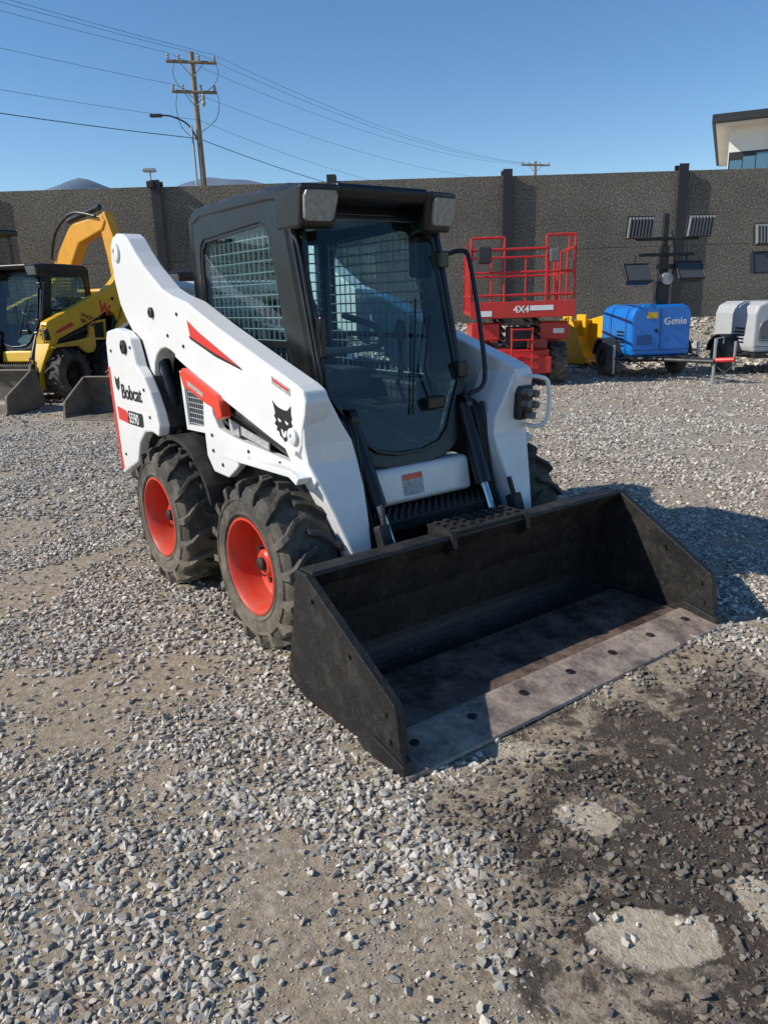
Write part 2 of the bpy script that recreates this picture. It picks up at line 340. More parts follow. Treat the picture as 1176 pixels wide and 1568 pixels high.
            for q in range(3):
                yy=s*(.40-.018*q)
                tube(f'hard_line_{t}_{q}',smoothpath([(.05,yy,1.02),(.17,yy,.98),(.22,yy,.84),(.26,yy,.66),(.33,yy,.46)]),.008,HOSE,P,8)
        tube(f'tilt_cylinder_{t}',[(.12,s*.34,.99),(.29,s*.32,.62)],.040,BLACK,P,16)
        tube(f'tilt_rod_{t}',[(.29,s*.32,.62),(.42,s*.31,.36)],.022,CHROME,P,14)
        lathe(f'tilt_collar_{t}',[(.05,-.02),(.05,.02),(0,.02)],BLACK,P,16,(.12,s*.34,.99))
        tube(f'tilt_hose_{t}',smoothpath([(.17,s*.42,1.0),(.22,s*.40,.8),(.2,s*.38,.66),(.27,s*.42,.55),(.33,s*.40,.42)]),.013,HOSE,P)
    tube('arm_cross_tube',[(-1.72,-.55,1.60),(-1.72,.55,1.60)],.045,armM,P,20)
    box('arm_cross_plate',(-1.78,-1.66),(-.55,.55),(1.42,1.52),armM,P,.015)
    # ------------- cab
    c0=len(ALL)
    fx=lambda z:-.10+(1.82-z)*.257
    fn=lambda v:(fx(v[2])+v[0],v[1],v[2])
    inner=[(-.34,1.87),(-.39,1.84),(-.415,1.77),(-.425,1.10),(-.27,.88),(-.20,.83),(-.08,.805),(.08,.805),(.20,.83),(.27,.88),(.405,1.10),(.395,1.77),(.37,1.84),(.32,1.87)]
    outer=[(-.38,1.95),(-.43,1.94),(-.46,1.90),(-.46,1.05),(-.36,.83),(-.27,.775),(-.12,.745),(.12,.745),(.27,.775),(.36,.83),(.46,1.05),(.46,1.90),(.43,1.94),(.38,1.95)]
    ring('cab_front_frame',outer,inner,-.055,0,cabM,P,'x',.008,fn)
    din=[((y)*.97-.001,1.30+(z-1.30)*.97) for y,z in inner]
    ring('door_frame',[(y*1.005,1.3+(z-1.3)*1.005) for y,z in inner],din,-.02,.018,BLACK,P,'x',.004,fn)
    k=len(din); mesh('door_glass',[fn((.006,y,z)) for y,z in din],[tuple(range(k))],GLASS,P)
    so=[(-1.07,1.955),(-.16,1.965),(-.12,1.93),(-.10,1.85),(.09,1.10),(.12,.90),(-1.10,.90),(-1.17,1.25),(-1.15,1.80),(-1.12,1.92)]
    si=[(-.99,1.825),(-.37,1.855),(-.32,1.84),(-.29,1.80),(-.15,1.22),(-.155,1.12),(-1.00,1.10),(-1.045,1.25),(-1.045,1.72),(-1.03,1.79)]
    for s in (-1,1):
        t='right' if s<0 else 'left'
        ring(f'cab_side_frame_{t}',so,si,s*.46,s*.42,cabM,P,'y',.010)
        mesh(f'side_glass_{t}',[(x,s*.445,z) for x,z in si],[tuple(range(len(si)))],GLASS,P)
        ring(f'side_seal_{t}',[(-.665+(x+.665)*1.01,1.47+(z-1.47)*1.01) for x,z in si],[(-.665+(x+.665)*.965,1.47+(z-1.47)*.965) for x,z in si],s*.452,s*.438,BLKD,P)
        box(f'side_window_bar_{t}',(-1.045,-.165),(min(s*.452,s*.436),max(s*.452,s*.436)),(1.30,1.33),BLACK,P)
        grid_screen(f'side_screen_{t}',-1.04,-.18,1.12,1.82,s*.415,'y',.052,.004,SCREEN,P)
        hv=[(-.20,.33),(-.20,.475),(.03,.468),(.052,.27),(.02,.25)]
        V=[]
        for (x,y) in hv: V.append((x,s*y,1.975))
        for (x,y) in [(-.20,.36),(-.20,.465),(-.015,.458),(.008,.285),(-.02,.27)]: V.append((x,s*y,1.80))
        F=[(0,1,2,3,4),(9,8,7,6,5)]+[(i,(i+1)%5,(i+1)%5+5,i+5) for i in range(5)]
        mesh(f'lamp_housing_{t}',V,F,cabM,P,.022,seg=3)
        LV=[(.033,s*.446,1.948),(.031,s*.455,1.925),(.006,s*.444,1.840),(.003,s*.428,1.828),(.019,s*.312,1.828),(.024,s*.298,1.842),(.049,s*.288,1.925),(.051,s*.300,1.948)]
        LV=[(x+.007,y,z) for x,y,z in LV]; LV2=[(x-.02,y,z) for x,y,z in LV]
        mesh(f'lamp_lens_{t}',LV+LV2,[tuple(range(8)),tuple(range(15,7,-1))]+[(i,(i+1)%8,(i+1)%8+8,i+8) for i in range(8)],LENS,P,.004)
    ro=[(-1.10,1.90),(-1.13,1.955),(-1.05,1.985),(-.6,1.995),(-.10,1.99),(-.01,1.975),(.0,1.945),(-.04,1.915),(-.3,1.93),(-1.0,1.93)]
    prism('cab_roof',ro,-.465,.465,cabM,P,bev=.016)
    prism('cab_visor',[(-.10,1.99),(.025,1.985),(.035,1.96),(.01,1.92),(-.07,1.905),(-.10,1.92)],-.27,.27,cabM,P,bev=.010)
    ring('cab_rear_frame',[(-.46,1.93),(.46,1.93),(.46,1.1),(-.46,1.1)],[(-.38,1.82),(.38,1.82),(.38,1.3),(-.38,1.3)],-1.15,-1.10,cabM,P,'x')
    mesh('rear_glass',[(-1.12,-.38,1.82),(-1.12,.38,1.82),(-1.12,.38,1.3),(-1.12,-.38,1.3)],[(0,1,2,3)],GLASS,P)
    grid_screen('rear_screen',-.38,.38,1.3,1.82,-1.09,'x',.052,.004,SCREEN,P)
    box('cab_floor',(-1.1,.05),(-.42,.42),(.78,.83),CHAS,P)
    box('headliner',(-1.05,-.25),(-.41,.41),(1.885,1.91),DARKM,P)
    box('seat_base',(-.85,-.40),(-.24,.24),(1.02,1.16),SEAT,P,.04,smooth=True)
    box('seat_back',(-.95,-.82),(-.20,.20),(1.12,1.52),SEAT,P,.05,rot=('Y',R(-8)))
    box('seat_box',(-.9,-.35),(-.26,.26),(.83,1.02),CHAS,P,.01)
    for s in (-1,1):
        t='right' if s<0 else 'left'
        box(f'side_console_{t}',(-.8,-.1),(min(s*.28,s*.41),max(s*.28,s*.41)),(.83,1.10),DARKM,P,.02)
        tube(f'joystick_{t}',smoothpath([(-.28,s*.33,1.08),(-.27,s*.32,1.22),(-.25,s*.31,1.30)]),.014,BLACK,P)
        lathe(f'joystick_grip_{t}',[(.0,-.0),(.024,.005),(.03,.05),(.024,.10),(0,.115)],BLACK,P,14,(-.25,s*.31,1.29),axis='z')
    tube('lap_bar',smoothpath([(-.75,-.30,1.42),(-.45,-.30,1.36),(-.36,-.24,1.27),(-.36,.24,1.27),(-.45,.30,1.36),(-.75,.30,1.42)]),.018,GREY,P)
    box('dash_panel_right',(-.20,-.14),(-.41,-.33),(1.52,1.80),DARKM,P,.015)
    box('dash_panel_left',(-.20,-.14),(.33,.41),(1.60,1.80),DARKM,P,.015)
    tube('wiper_arm',[fn((.03,.20,1.05)),fn((.035,.17,1.18)),fn((.03,.27,1.42))],.006,BLKD,P)
    tube('wiper_blade',[fn((.022,.05,.98)),fn((.022,.20,1.50))],.006,BLKD,P)
    box('wiper_motor',(fx(1.02)+.01,fx(1.02)+.05),(.14,.26),(.99,1.05),BLACK,P,.01)
    box('door_latch',(fx(1.35)+.0,fx(1.35)+.05),(-.43,-.40),(1.26,1.44),BLACK,P,.010)
    for z in (1.16,1.68): box('door_hinge',(fx(z),fx(z)+.045),(.39,.455),(z-.04,z+.04),BLACK,P,.008)
    tube('grab_handle',smoothpath([(-.08,.46,1.70),(-.02,.55,1.72),(.02,.565,1.66),(.10,.56,1.35),(.16,.53,1.10),(.13,.45,1.04)]),.012,BLACK,P)
    tube('pillar_handle',smoothpath([(fx(1.8),-.45,1.78),(fx(1.7)+.04,-.458,1.72),(fx(1.45)+.04,-.458,1.45),(fx(1.2)+.035,-.458,1.2),(fx(1.1),-.45,1.12)]),.009,BLACK,P)
    for o in ALL[c0:]:
        if o.type=='MESH':
            for v in o.data.vertices: v.co.y=v.co.y*.92-.040
            o.data.update()
    prism('front_kick_panel',[(.08,.755),(.185,.75),(.20,.735),(.225,.60),(.20,.58),(.08,.60)],-.28,.30,bodyM,P,bev=.012)
    if main:
        mesh('warning_label',[(.2065,-.12,.718),(.2065,.0,.718),(.2235,.0,.618),(.2235,-.12,.618)],[(0,1,2,3)],GREYD,P)
        mesh('warning_label_head',[(.2080,-.115,.715),(.2080,-.005,.715),(.2125,-.005,.692),(.2125,-.115,.692)],[(0,1,2,3)],ORG,P)
    box('front_step_base',(.14,.32),(-.36,.36),(.49,.55),CHAS,P,.01)
    V=[];F=[]
    for yy in np.arange(-.34,.35,.04):
        for xx in np.arange(.16,.32,.045):
            c=[(xx,yy,.55),(xx+.022,yy,.55),(xx+.022,yy+.02,.55),(xx,yy+.02,.55),(xx+.011,yy+.01,.575)]
            o=len(V);V+=c;F+=[(o,o+1,o+4),(o+1,o+2,o+4),(o+2,o+3,o+4),(o+3,o,o+4)]
    mesh('step_teeth',V,F,CHAS,P)
    box('under_cab_box',(.0,.24),(-.45,.45),(.30,.54),CHAS,P,.02)
    box('attach_crossmember',(.30,.46),(-.47,.47),(.22,.38),CHAS,P,.02)
    box('attach_frame',(.42,.50),(-.52,.52),(.12,.48),CHAS,P,.012)
    for s in (-1,1):
        box('attach_lever',(.40,.46),(s*.40-.03,s*.40+.03),(.46,.58),CHAS,P,.01,rot=('Y',R(-20)))
        tube('attach_lever_rod',[(.44,s*.40,.52),(.40,s*.38,.66)],.012,CHAS,P)
    box('coupler_block',(.22,.30),(.555,.655),(.90,1.07),BLACK,P,.015)
    for q,(cy,cz) in enumerate([(.58,1.04),(.63,1.03),(.58,.985),(.63,.975),(.605,.925)]):
        tube(f'coupler_{q}',[(.27,cy,cz),(.345,cy,cz)],.019,GREY,P,12)
    tube('coupler_guard',smoothpath([(.26,.60,1.115),(.36,.62,1.115),(.385,.66,1.08),(.385,.665,.93),(.36,.64,.875),(.27,.62,.87)]),.011,armM,P)
    # ------------- bucket
    W=.9176; B=bdx
    sp=[(.575,.545),(.65,.545),(.68,.525),(1.165,.245),(1.178,.22),(1.195,.09),(1.215,.035),(1.07,.022),(.60,.022),(.48,.065),(.475,.10),(.545,.38)]
    sp=[(x+B,z) for x,z in sp]
    for s in (-1,1):
        t='right' if s<0 else 'left'
        prism(f'bucket_side_{t}',sp,s*W,s*(W-.016),bm[0],P,bev=.003)
        ep=[(.66,.548),(.70,.525),(1.175,.25),(1.187,.22),(1.204,.09),(1.15,.09),(1.135,.20),(.68,.475)]
        prism(f'bucket_edge_plate_{t}',[(x+B,z) for x,z in ep],s*(W+.008),s*(W-.026),bm[0],P,bev=.003)
        prism(f'bucket_runner_{t}',[(x+B,z) for x,z in [(1.06,.085),(1.225,.05),(1.235,.005),(1.0,.004),(.96,.03)]],s*(W+.014),s*(W-.034),bm[0],P,bev=.003)
        V=[];F=[]
        for (x,z) in [(.70,.46),(.93,.33),(1.13,.20),(1.15,.11)]:
            v,f=sweepdata([(x+B,s*(W-.035),z),(x+B,s*(W+.017),z)],.011,8); o=len(V);V+=v;F+=[tuple(j+o for j in q) for q in f]
        mesh(f'bucket_side_bolts_{t}',V,F,bm[0],P)
    shell=[(1.10,.030),(.68,.030)]
    for a in range(0,91,15): shell.append((.625-.10*math.sin(R(a)),.13-.10*math.cos(R(a))))
    shell+=[(.545,.30),(.60,.475),(.615,.535)]
    outw=[(.60,.548),(.585,.475),(.527,.30),(.507,.13),(.535,.05),(.60,.012),(1.10,.012)]
    prism('bucket_shell_back',[(x+B,z) for x,z in shell+outw],-(W-.017),W-.017,bm[0],P)
    prism('bucket_floor_wear',[(x+B,z) for x,z in [(1.10,.0345),(.66,.0345),(.66,.0315),(1.10,.0315)]],-(W-.04),W-.04,bm[1],P)
    prism('bucket_top_beam',[(x+B,z) for x,z in [(.575,.55),(.66,.553),(.668,.54),(.625,.475),(.612,.475),(.60,.47),(.56,.47)]],-(W-.02),W-.02,bm[0],P,bev=.004)
    ce=[(1.25,.008),(1.245,.020),(1.06,.047),(1.04,.047),(1.04,.030),(1.06,.006)]
    prism('cutting_edge',[(x+B,z) for x,z in ce],-(W+.012),W+.012,bm[2],P,bev=.002)
    V=[];F=[]
    for y in np.linspace(-.80,.80,7):
        v,f=sweepdata([(1.12+B,y,.036),(1.12+B,y,.043)],.019,10); o=len(V);V+=v;F+=[tuple(j+o for j in q) for q in f]
    mesh('edge_bolts',V,F,bm[0],P,.003)
    box('bucket_step',(.50+B,.665+B),(-.22,.22),(.553,.566),bm[0],P,.004)
    V=[];F=[]
    for y in np.arange(-.19,.20,.055):
        for x in (.53,.575,.62):
            v,f=sweepdata([(x+B,y,.565),(x+B,y,.576)],.014,8); o=len(V);V+=v;F+=[tuple(j+o for j in q) for q in f]
    mesh('bucket_step_studs',V,F,bm[0],P)
    for nm,a,b_ in (('step_front_bracket',-.23,-.205),('step_front_bracket_b',.205,.23)):
        prism(nm,[(x+B,z) for x,z in [(.52,.57),(.67,.57),(.685,.50),(.63,.46),(.52,.50)]],a,b_,bm[0],P)
    return P

YAW=-.9382
skid('skid_steer_loader',(.063,3.6631,0),YAW,WHITE,WHITE,BLACK,RIM,True)
h=math.atan2(-.95,-.30)
ys=skid('skid_steer_loader',(-6.0,13.3,0),h,YEL,YEL,BLACK,DARKM,False,.35,(OLDB,OLDB,OLDB))
ys.scale=(1.13,1.13,1.13)
text('arm_initial','W',.26,(-.92,.6625,1.27),(R(90),R(17),R(180)),RED,ys,bold=.01)
text('arm_name','WACKER\nNEUSON',.085,(-.48,.6625,1.22),(R(90),R(17),R(180)),BLKD,ys,bold=.002)
prism('arm_stripe_red',[(-.30,1.09),(.1,.98),(.12,1.02),(-.25,1.14)],.6625,.655,RED,ys)
skid('skid_steer_loader',(-3.25,11.75,0),math.atan2(-.97,-.24),GREY,GREY,BLACK,GREY,False,.1,(OLDB,OLDB,OLDB))

# ---------------------------------------------------------------- excavator (far left)
E=empty('excavator',(-7.75,17.0,0),R(-35))
for s in (-1,1):
    tr=[(-1.1,.0),(1.1,.0),(1.35,.12),(1.4,.35),(1.2,.58),(-1.2,.58),(-1.4,.35),(-1.35,.12)]
    prism('track',tr,s*.95,s*.6,DARKM,E,bev=.03)
box('house',(-1.2,.9),(-.85,.85),(.75,1.6),EXY,E,.08)
box('turntable',(-.5,.5),(-.5,.5),(.5,.78),DARKM,E,.03)
for x,y in ((-.9,-.75),(-.9,.0),(.1,-.75),(.1,.0)): tube('canopy_post',[(x,y,1.6),(x,y,3.0)],.035,BLACK,E)
box('canopy_roof',(-1.1,.3),(-.9,.1),(3.0,3.12),BLACK,E,.04)
bp=[(.7,1.1),(.95,1.0),(1.55,2.1),(2.1,2.75),(2.9,2.95),(3.0,3.1),(2.9,3.22),(1.9,3.12),(1.2,2.45)]
prism('boom',bp,.25,.5,EXY,E,bev=.03)
prism('stick',[(2.75,3.2),(2.98,3.28),(3.25,2.6),(3.2,1.6),(3.05,1.55),(2.9,2.5)],.28,.47,EXY,E,bev=.02)
tube('boom_cylinder',[(1.1,.37,1.2),(1.7,.37,2.2)],.06,BLACK,E)
tube('stick_cylinder',[(1.7,.37,3.2),(2.75,.37,3.38)],.055,BLACK,E)
tube('boom_hose',smoothpath([(1.2,.2,2.5),(1.5,.18,3.0),(2.1,.18,3.3),(2.8,.2,3.2)]),.03,HOSE,E)
bk=[(2.85,1.6),(3.35,1.7),(3.5,1.3),(3.3,.95),(2.95,.85),(2.65,1.05)]
prism('digging_bucket',bk,.1,.65,EXY,E,bev=.02)

LB=empty('loader_bucket',(4.25,16.0,.12),R(-65))
sp=[(-.35,.85),(.0,.92),(.15,.80),(.55,.12),(.5,.02),(-.1,.0),(-.38,.25),(-.42,.6)]
for s in (-1,1): prism('side_plate',sp,s*.45,s*.43,YEL,LB,bev=.004)
sh=[(.5,.04),(-.08,.04),(-.34,.27),(-.38,.6),(-.32,.83),(-.35,.85),(-.42,.6),(-.38,.25),(-.1,.0),(.5,.01)]
prism('shell',sh,-.429,.429,YEL,LB)
for y in np.linspace(-.38,.38,5): prism('tooth',[(.48,.01),(.70,.0),(.48,.05)],y-.03,y+.03,DARKM,LB)
box('coupler_ear_a',(-.5,-.2),(-.2,-.16),(.5,.95),YEL,LB,.02); box('coupler_ear_b',(-.5,-.2),(.16,.2),(.5,.95),YEL,LB,.02)

# ---------------------------------------------------------------- scissor lift
def xwheel(par,k,x,y,z,r,w,rimm,tread=True):
    def wl(nm,prof,m,seg=36):
        VV=[];FF=[];n=len(prof)
        for s_ in range(seg):
            a=2*math.pi*s_/seg
            for r_,h_ in prof: VV.append((x+h_,y+r_*math.cos(a),z+r_*math.sin(a)))
        for s_ in range(seg):
            t_=(s_+1)%seg
            for i_ in range(n-1): FF.append((s_*n+i_,s_*n+i_+1,t_*n+i_+1,t_*n+i_))
        mesh(nm,VV,FF,m,par,0,True)
    sg=1 if x>0 else -1
    wl(f'tyre_{k}',[(r*.55,-w*.46),(r*.9,-w*.5),(r*.98,-w*.36),(r,0),(r*.98,w*.36),(r*.9,w*.5),(r*.55,w*.46)],RUB)
    wl(f'rim_{k}',[(r*.58,w*.46*sg),(r*.5,w*.32*sg),(r*.3,w*.25*sg),(r*.24,w*.42*sg),(0,w*.42*sg)],rimm)
    if tread:
        VV=[];FF=[]
        for i_ in range(16):
            for rw in (-1,1):
                a=2*math.pi*(i_+.25*rw)/16
                for q_,(hh,da) in enumerate(((.005,.10),(w*.5,-.08))):
                    for (rr,sg2) in ((r*.96,-1),(r*1.05,-1),(r*1.05,1),(r*.96,1)):
                        an=a+da+sg2*.06; VV.append((x+hh*rw,y+rr*math.cos(an),z+rr*math.sin(an)))
                b_=len(VV)-8
                FF+=[(b_+c_,b_+(c_+1)%4,b_+4+(c_+1)%4,b_+4+c_) for c_ in range(4)]+[(b_,b_+1,b_+2,b_+3),(b_+4,b_+5,b_+6,b_+7)]
        mesh(f'tread_{k}',VV,FF,RUB,par)
S=empty('scissor_lift',(2.40,13.2,0),R(-4))
def lx(n,x,y,z,m,b=.01): return box(n,x,y,z,m,S,b)
for k,(x,y) in enumerate([(-.62,.25),(.66,.25),(-.62,2.2),(.66,2.2)]): xwheel(S,k,x,y,.345,.345,.28,LTW)
tube('front_axle',[(-.6,.25,.34),(.6,.25,.34)],.07,DARKM,S); tube('rear_axle',[(-.6,2.2,.34),(.6,2.2,.34)],.07,DARKM,S)
lx('chassis_frame',(-.48,.48),(-.15,2.6),(.30,.62),LIFTR,.03)
lx('chassis_front_box',(-.50,.50),(-.28,-.10),(.22,.50),LIFTR,.02)
lx('side_box_right',(.46,.82),(.65,1.9),(.30,1.0),LIFTR,.03); lx('side_box_left',(-.82,-.46),(.65,1.9),(.30,1.0),LIFTR,.03)
lx('front_fender_right',(.34,.82),(.05,.60),(.76,1.05),LIFTR,.02); lx('front_fender_left',(-.82,-.34),(.05,.60),(.76,1.05),LIFTR,.02)
for x in (-.30,.30):
    for i in range(4):
        z0=.66+i*.13
        for d in (0,1):
            ya,yb=(.15,2.4) if d else (2.4,.15)
            tube('scissor_link',[(x+(.03 if d else -.03),ya,z0),(x+(.03 if d else -.03),yb,z0+.12)],.035,DARKM if d else LIFTD,S,6)
for i in range(5): tube('scissor_pin',[(-.36,.2,.68+i*.115),(.36,.2,.68+i*.115)],.028,GALV,S)
lx('cylinder_box',(-.22,.22),(.0,.3),(.62,.98),DARKM,.02)
for x in (-.17,.17): tube('ladder_rail',[(x,-.33,.33),(x,-.30,.98)],.018,LIFTR,S)
for z in (.42,.60,.78,.95): tube('ladder_rung',[(-.17,-.33,z),(.17,-.33,z)],.014,LIFTR,S)
lx('platform_deck',(-.85,.85),(-.25,2.65),(1.17,1.24),LIFTR,.01)
lx('platform_front_band',(-.855,.855),(-.30,-.262),(1.14,1.40),LIFTR,.008)
text('band_text','4X4',.15,(-.15,-.305,1.225),(R(90),0,0),WHITE,S,bold=.004)
lx('label_sign',(.12,.50),(-.306,-.302),(1.25,1.33),WHITE,0)
lx('label_sign_b',(-.72,-.50),(-.306,-.302),(1.17,1.26),WHITE,0)
rails=[]
X0,X1,Y0,Y1=-.83,.83,-.25,2.6
for z in (1.50,1.86,2.22): rails+= [[(X0,Y0,z),(X1 if z<2.2 else .40,Y0,z)],[(X0,Y1,z),(X1,Y1,z)],[(X0,Y0,z),(X0,Y1,z)],[(X1,Y0,z),(X1,Y1,z)]]
for x in (X0,-.30,.38,X1): rails+=[[(x,Y0,1.2),(x,Y0,2.24 if x!=X1 else 2.42)],[(x,Y1,1.2),(x,Y1,2.24)]]
for y in np.linspace(Y0,Y1,5): rails+=[[(X0,y,1.2),(X0,y,2.24)],[(X1,y,1.2),(X1,y,2.24)]]
for x in (X0,-.30): rails.append([(x,Y0,2.2),(x,Y0+.0,2.40)])
rails+=[[(X0,Y0,2.40),(-.30,Y0,2.40)],[(.38,Y0,2.42),(X1,Y0,2.42)],[(.38,Y0,2.2),(.38,Y0,2.42)],[(X0,1.2,2.40),(X0,2.6,2.40)],[(X1,.3,2.42),(X1,Y0,2.42)],[(X1,.3,2.2),(X1,.3,2.42)]]
rails+=[[(.38,Y0,1.35),(.60,Y0+.25,1.35)],[(.60,Y0+.25,1.35),(.60,Y0+.25,2.1)],[(.60,Y0+.25,2.1),(.38,Y0,2.1)]]
tubes('guard_rails',rails,.021,LIFTR,S)
lx('control_box',(-.74,-.52),(-.40,-.27),(2.0,2.26),DARKM,.03); lx('control_box_b',(.42,.58),(-.33,-.27),(2.0,2.2),GREY,.02)
lx('chassis_data_plate',(.56,.74),(.045,.048),(.86,.94),WHITE,0)
lx('tank_box',(.10,.44),(-.2,-.12),(.62,.78),LIFTD,.02)

# ---------------------------------------------------------------- light towers
def light_tower(loc,yaw,cov,lampset,txt):
    T=empty('light_tower_trailer',loc,yaw)
    xl=-.44 if txt else -.56
    prof=[(xl+.03,.40),(.62,.40),(.64,.50),(.64,1.12),(.60,1.22),(.48,1.27),(xl+.20,1.27),(xl+.05,1.20),(xl,1.06),(xl,.50)]
    prism('canopy_cover',prof,0,1.4,cov,T,bev=.04)
    for k in range(5): box(f'side_louvre_{k}',(xl-.008,xl),(.3,.62),(.55+k*.06,.58+k*.06),BLKD,T)
    box('front_panel_seam',(.08,.09),(-.006,.0),(.50,1.2),BLKD,T)
    box('front_panel_seam_b',(xl+.03,.60),(-.006,.0),(.50,.508),BLKD,T)
    for k in range(5): box(f'front_louvre_{k}',(xl+.10,xl+.38),(-.008,.0),(.60+k*.035,.612+k*.035),BLKD,T)
    box('latch',(-.02,.04),(-.02,.0),(.80,.86),BLKD,T,.005)
    box('trailer_frame',(xl+.02,.60),(-.05,1.5),(.30,.39),DARKM,T,.01)
    tube('draw_bar',[(.45,-.02,.36),(.55,-1.1,.36)],.04,DARKM,T); tube('draw_bar_b',[(-.3,-.02,.36),(.52,-1.1,.36)],.035,DARKM,T)
    tube('jack_post',[(.55,-1.05,.04),(.55,-1.05,.72)],.026,GALV,T); tube('jack_foot',[(.55,-1.05,.0),(.55,-1.05,.04)],.09,GALV,T)
    tube('jack_crank',[(.55,-1.05,.72),(.68,-1.05,.74),(.68,-1.05,.64)],.012,GALV,T)
    tube('coupler_hitch',[(.55,-1.1,.38),(.74,-1.32,.40)],.04,RED,T)
    tube('safety_chain',smoothpath([(.55,-1.0,.34),(.66,-1.2,.20),(.78,-1.3,.36)]),.010,DARKM,T)
    for k,x in enumerate((xl-.13,.76)):
        xwheel(T,k,x,.75,.32,.32,.19,DARKM,False)
        fe=[(.75+.40*math.cos(R(a)),.32+.38*math.sin(R(a))) for a in range(10,171,16)]
        fi=[(.75+.375*math.cos(R(a)),.32+.355*math.sin(R(a))) for a in range(10,171,16)][::-1]
        prism('fender',fe+fi,x-.13,x+.13,DARKM,T,'x')
    for x in (-1,1):
        xa_=xl if x<0 else .60
        tube('outrigger_arm',[(xa_,.1,.36),(xa_+x*.25,.1,.36)],.03,DARKM,T); tube('outrigger_jack',[(xa_+x*.25,.1,.10),(xa_+x*.25,.1,.60)],.024,GALV,T); tube('outrigger_foot',[(xa_+x*.25,.1,.0),(xa_+x*.25,.1,.02)],.08,GALV,T)
    mx=.22; my=.35
    box('mast_base',(mx-.10,mx+.10),(my-.10,my+.12),(1.2,1.66),DARKM,T,.01); box('mast_mid',(mx-.07,mx+.07),(my-.07,my+.08),(1.66,2.25),DARKM,T,.008); box('mast_top',(mx-.045,mx+.045),(my-.04,my+.05),(2.25,2.78),DARKM,T,.006)
    lathe('winch',[(.0,-.16),(.10,-.16),(.11,-.12),(.05,-.12),(.05,-.08),(.11,-.08),(.11,-.05),(0,-.05)],GALV,T,20,(mx+.02,my-.02,1.70))
    box('mast_bracket',(mx-.14,mx+.14),(my-.12,my-.02),(1.86,1.94),DARKM,T,.01)
    tube('mast_cable',smoothpath([(mx+.1,my-.05,1.5),(mx+.16,my-.1,2.0),(mx+.08,my-.08,2.5)]),.012,HOSE,T)
    tube('lamp_bar_top',[(mx-.56,my-.1,2.36),(mx+.56,my-.1,2.36)],.03,DARKM,T); tube('lamp_bar_low',[(mx-.5,my-.1,2.10),(mx+.5,my-.1,2.10)],.028,DARKM,T)
    for k,(x,z,tilt) in enumerate(lampset):
        H=Matrix.Translation((x,my-.20,z))@Matrix.Rotation(R(tilt),4,'X')
        tr=lambda vs: [H@Vector(v) for v in vs]
        b=[(a,b_,c) for a in (-.24,.24) for b_ in (-.05,.10) for c in (-.19,.19)]
        b=[(v[0]*(.78 if v[1]>0 else 1),v[1],v[2]*(.78 if v[1]>0 else 1)) for v in b]
        Fb=[(0,1,3,2),(4,6,7,5),(0,4,5,1),(2,3,7,6),(0,2,6,4),(1,5,7,3)]
        mesh(f'floodlight_{k}',tr(b),Fb,DARKM,T,.01)
        if z>2.0:
            VV=[];FF=[]
            for i_ in range(8):
                xx=-.20+i_*.057
                c=tr([(xx-.016,-.05,-.17),(xx+.016,-.05,-.17),(xx+.016,-.05,.17),(xx-.016,-.05,.17),(xx-.012,-.11,-.15),(xx+.012,-.11,-.15),(xx+.012,-.11,.15),(xx-.012,-.11,.15)])
                o_=len(VV);VV+=c;FF+=[tuple(j+o_ for j in q) for q in [(0,1,2,3),(7,6,5,4),(0,4,5,1),(1,5,6,2),(2,6,7,3),(3,7,4,0)]]
            mesh(f'floodlight_fins_{k}',VV,FF,LAMPG,T)
        else:
            mesh(f'floodlight_glass_{k}',tr([(-.215,-.055,-.16),(.215,-.055,-.16),(.215,-.055,.16),(-.215,-.055,.16)]),[(0,1,2,3)],FLOODL,T)
            tubes(f'floodlight_frame_{k}',[tr([(-.23,-.06,-.18),(.23,-.06,-.18)]),tr([(-.23,-.06,.18),(.23,-.06,.18)]),tr([(-.23,-.06,-.18),(-.23,-.06,.18)]),tr([(.23,-.06,-.18),(.23,-.06,.18)])],.012,DARKM,T,6)
        tube(f'lamp_yoke_{k}',[(x,my-.10,z-.05),(x,my-.08,2.36 if z>2.3 else 2.10)],.018,DARKM,T)
    if txt: text('maker_text',txt,.17,(.14,-.010,.93),(R(90),0,0),WHITE,T,.002,bold=.003); prism('warning_decal',[(-.16,1.14),(.02,1.14),(.02,1.04),(-.16,1.04)],-.009,-.001,YEL,T)
    else:
        lathe('round_grille',[(0,-.02),(.16,-.02),(.17,-.0)],GREY,T,28,(-.30,0,.80))
    return T
light_tower((4.84,13.6,0),R(5),BLUE,[(-.34,2.55,14),(.72,2.56,14),(-.33,1.78,-38),(.60,1.80,-38)],'Genie')
light_tower((7.10,13.6,0),R(4),LTW,[(-.42,2.36,-10),(.7,2.4,10),(-.42,1.90,-14),(.60,1.80,-30)],None)

# ---------------------------------------------------------------- wall
WY=19.0
def wallmat():
    m,nt,b=newmat('precast_aggregate'); g=nt.nodes.new('ShaderNodeTexCoord').outputs['Object']
    n2=noise_n(nt,.5,3,.65,g); n3=noise_n(nt,24,4,.8,g)
    r1=ramp(nt,[(.30,(.045,.040,.034)),(.47,(.14,.125,.10)),(.60,(.30,.27,.22)),(.72,(.56,.51,.43))]); nt.links.new(n3.outputs['Fac'],r1.inputs['Fac'])
    r2=ramp(nt,[(.3,.72),(.7,1.15)]); nt.links.new(n2.outputs['Fac'],r2.inputs['Fac'])
    c=mixc(nt,1.0,r1.outputs['Color'],r2.outputs['Color'],'MULTIPLY')
    nt.links.new(c,b.inputs['Base Color']); b.inputs['Roughness'].default_value=.95
    bp=nt.nodes.new('ShaderNodeBump'); bp.inputs['Strength'].default_value=1; bp.inputs['Distance'].default_value=.035
    nt.links.new(n3.outputs['Fac'],bp.inputs['Height']); nt.links.new(bp.outputs[0],b.inputs['Normal'])
    return m
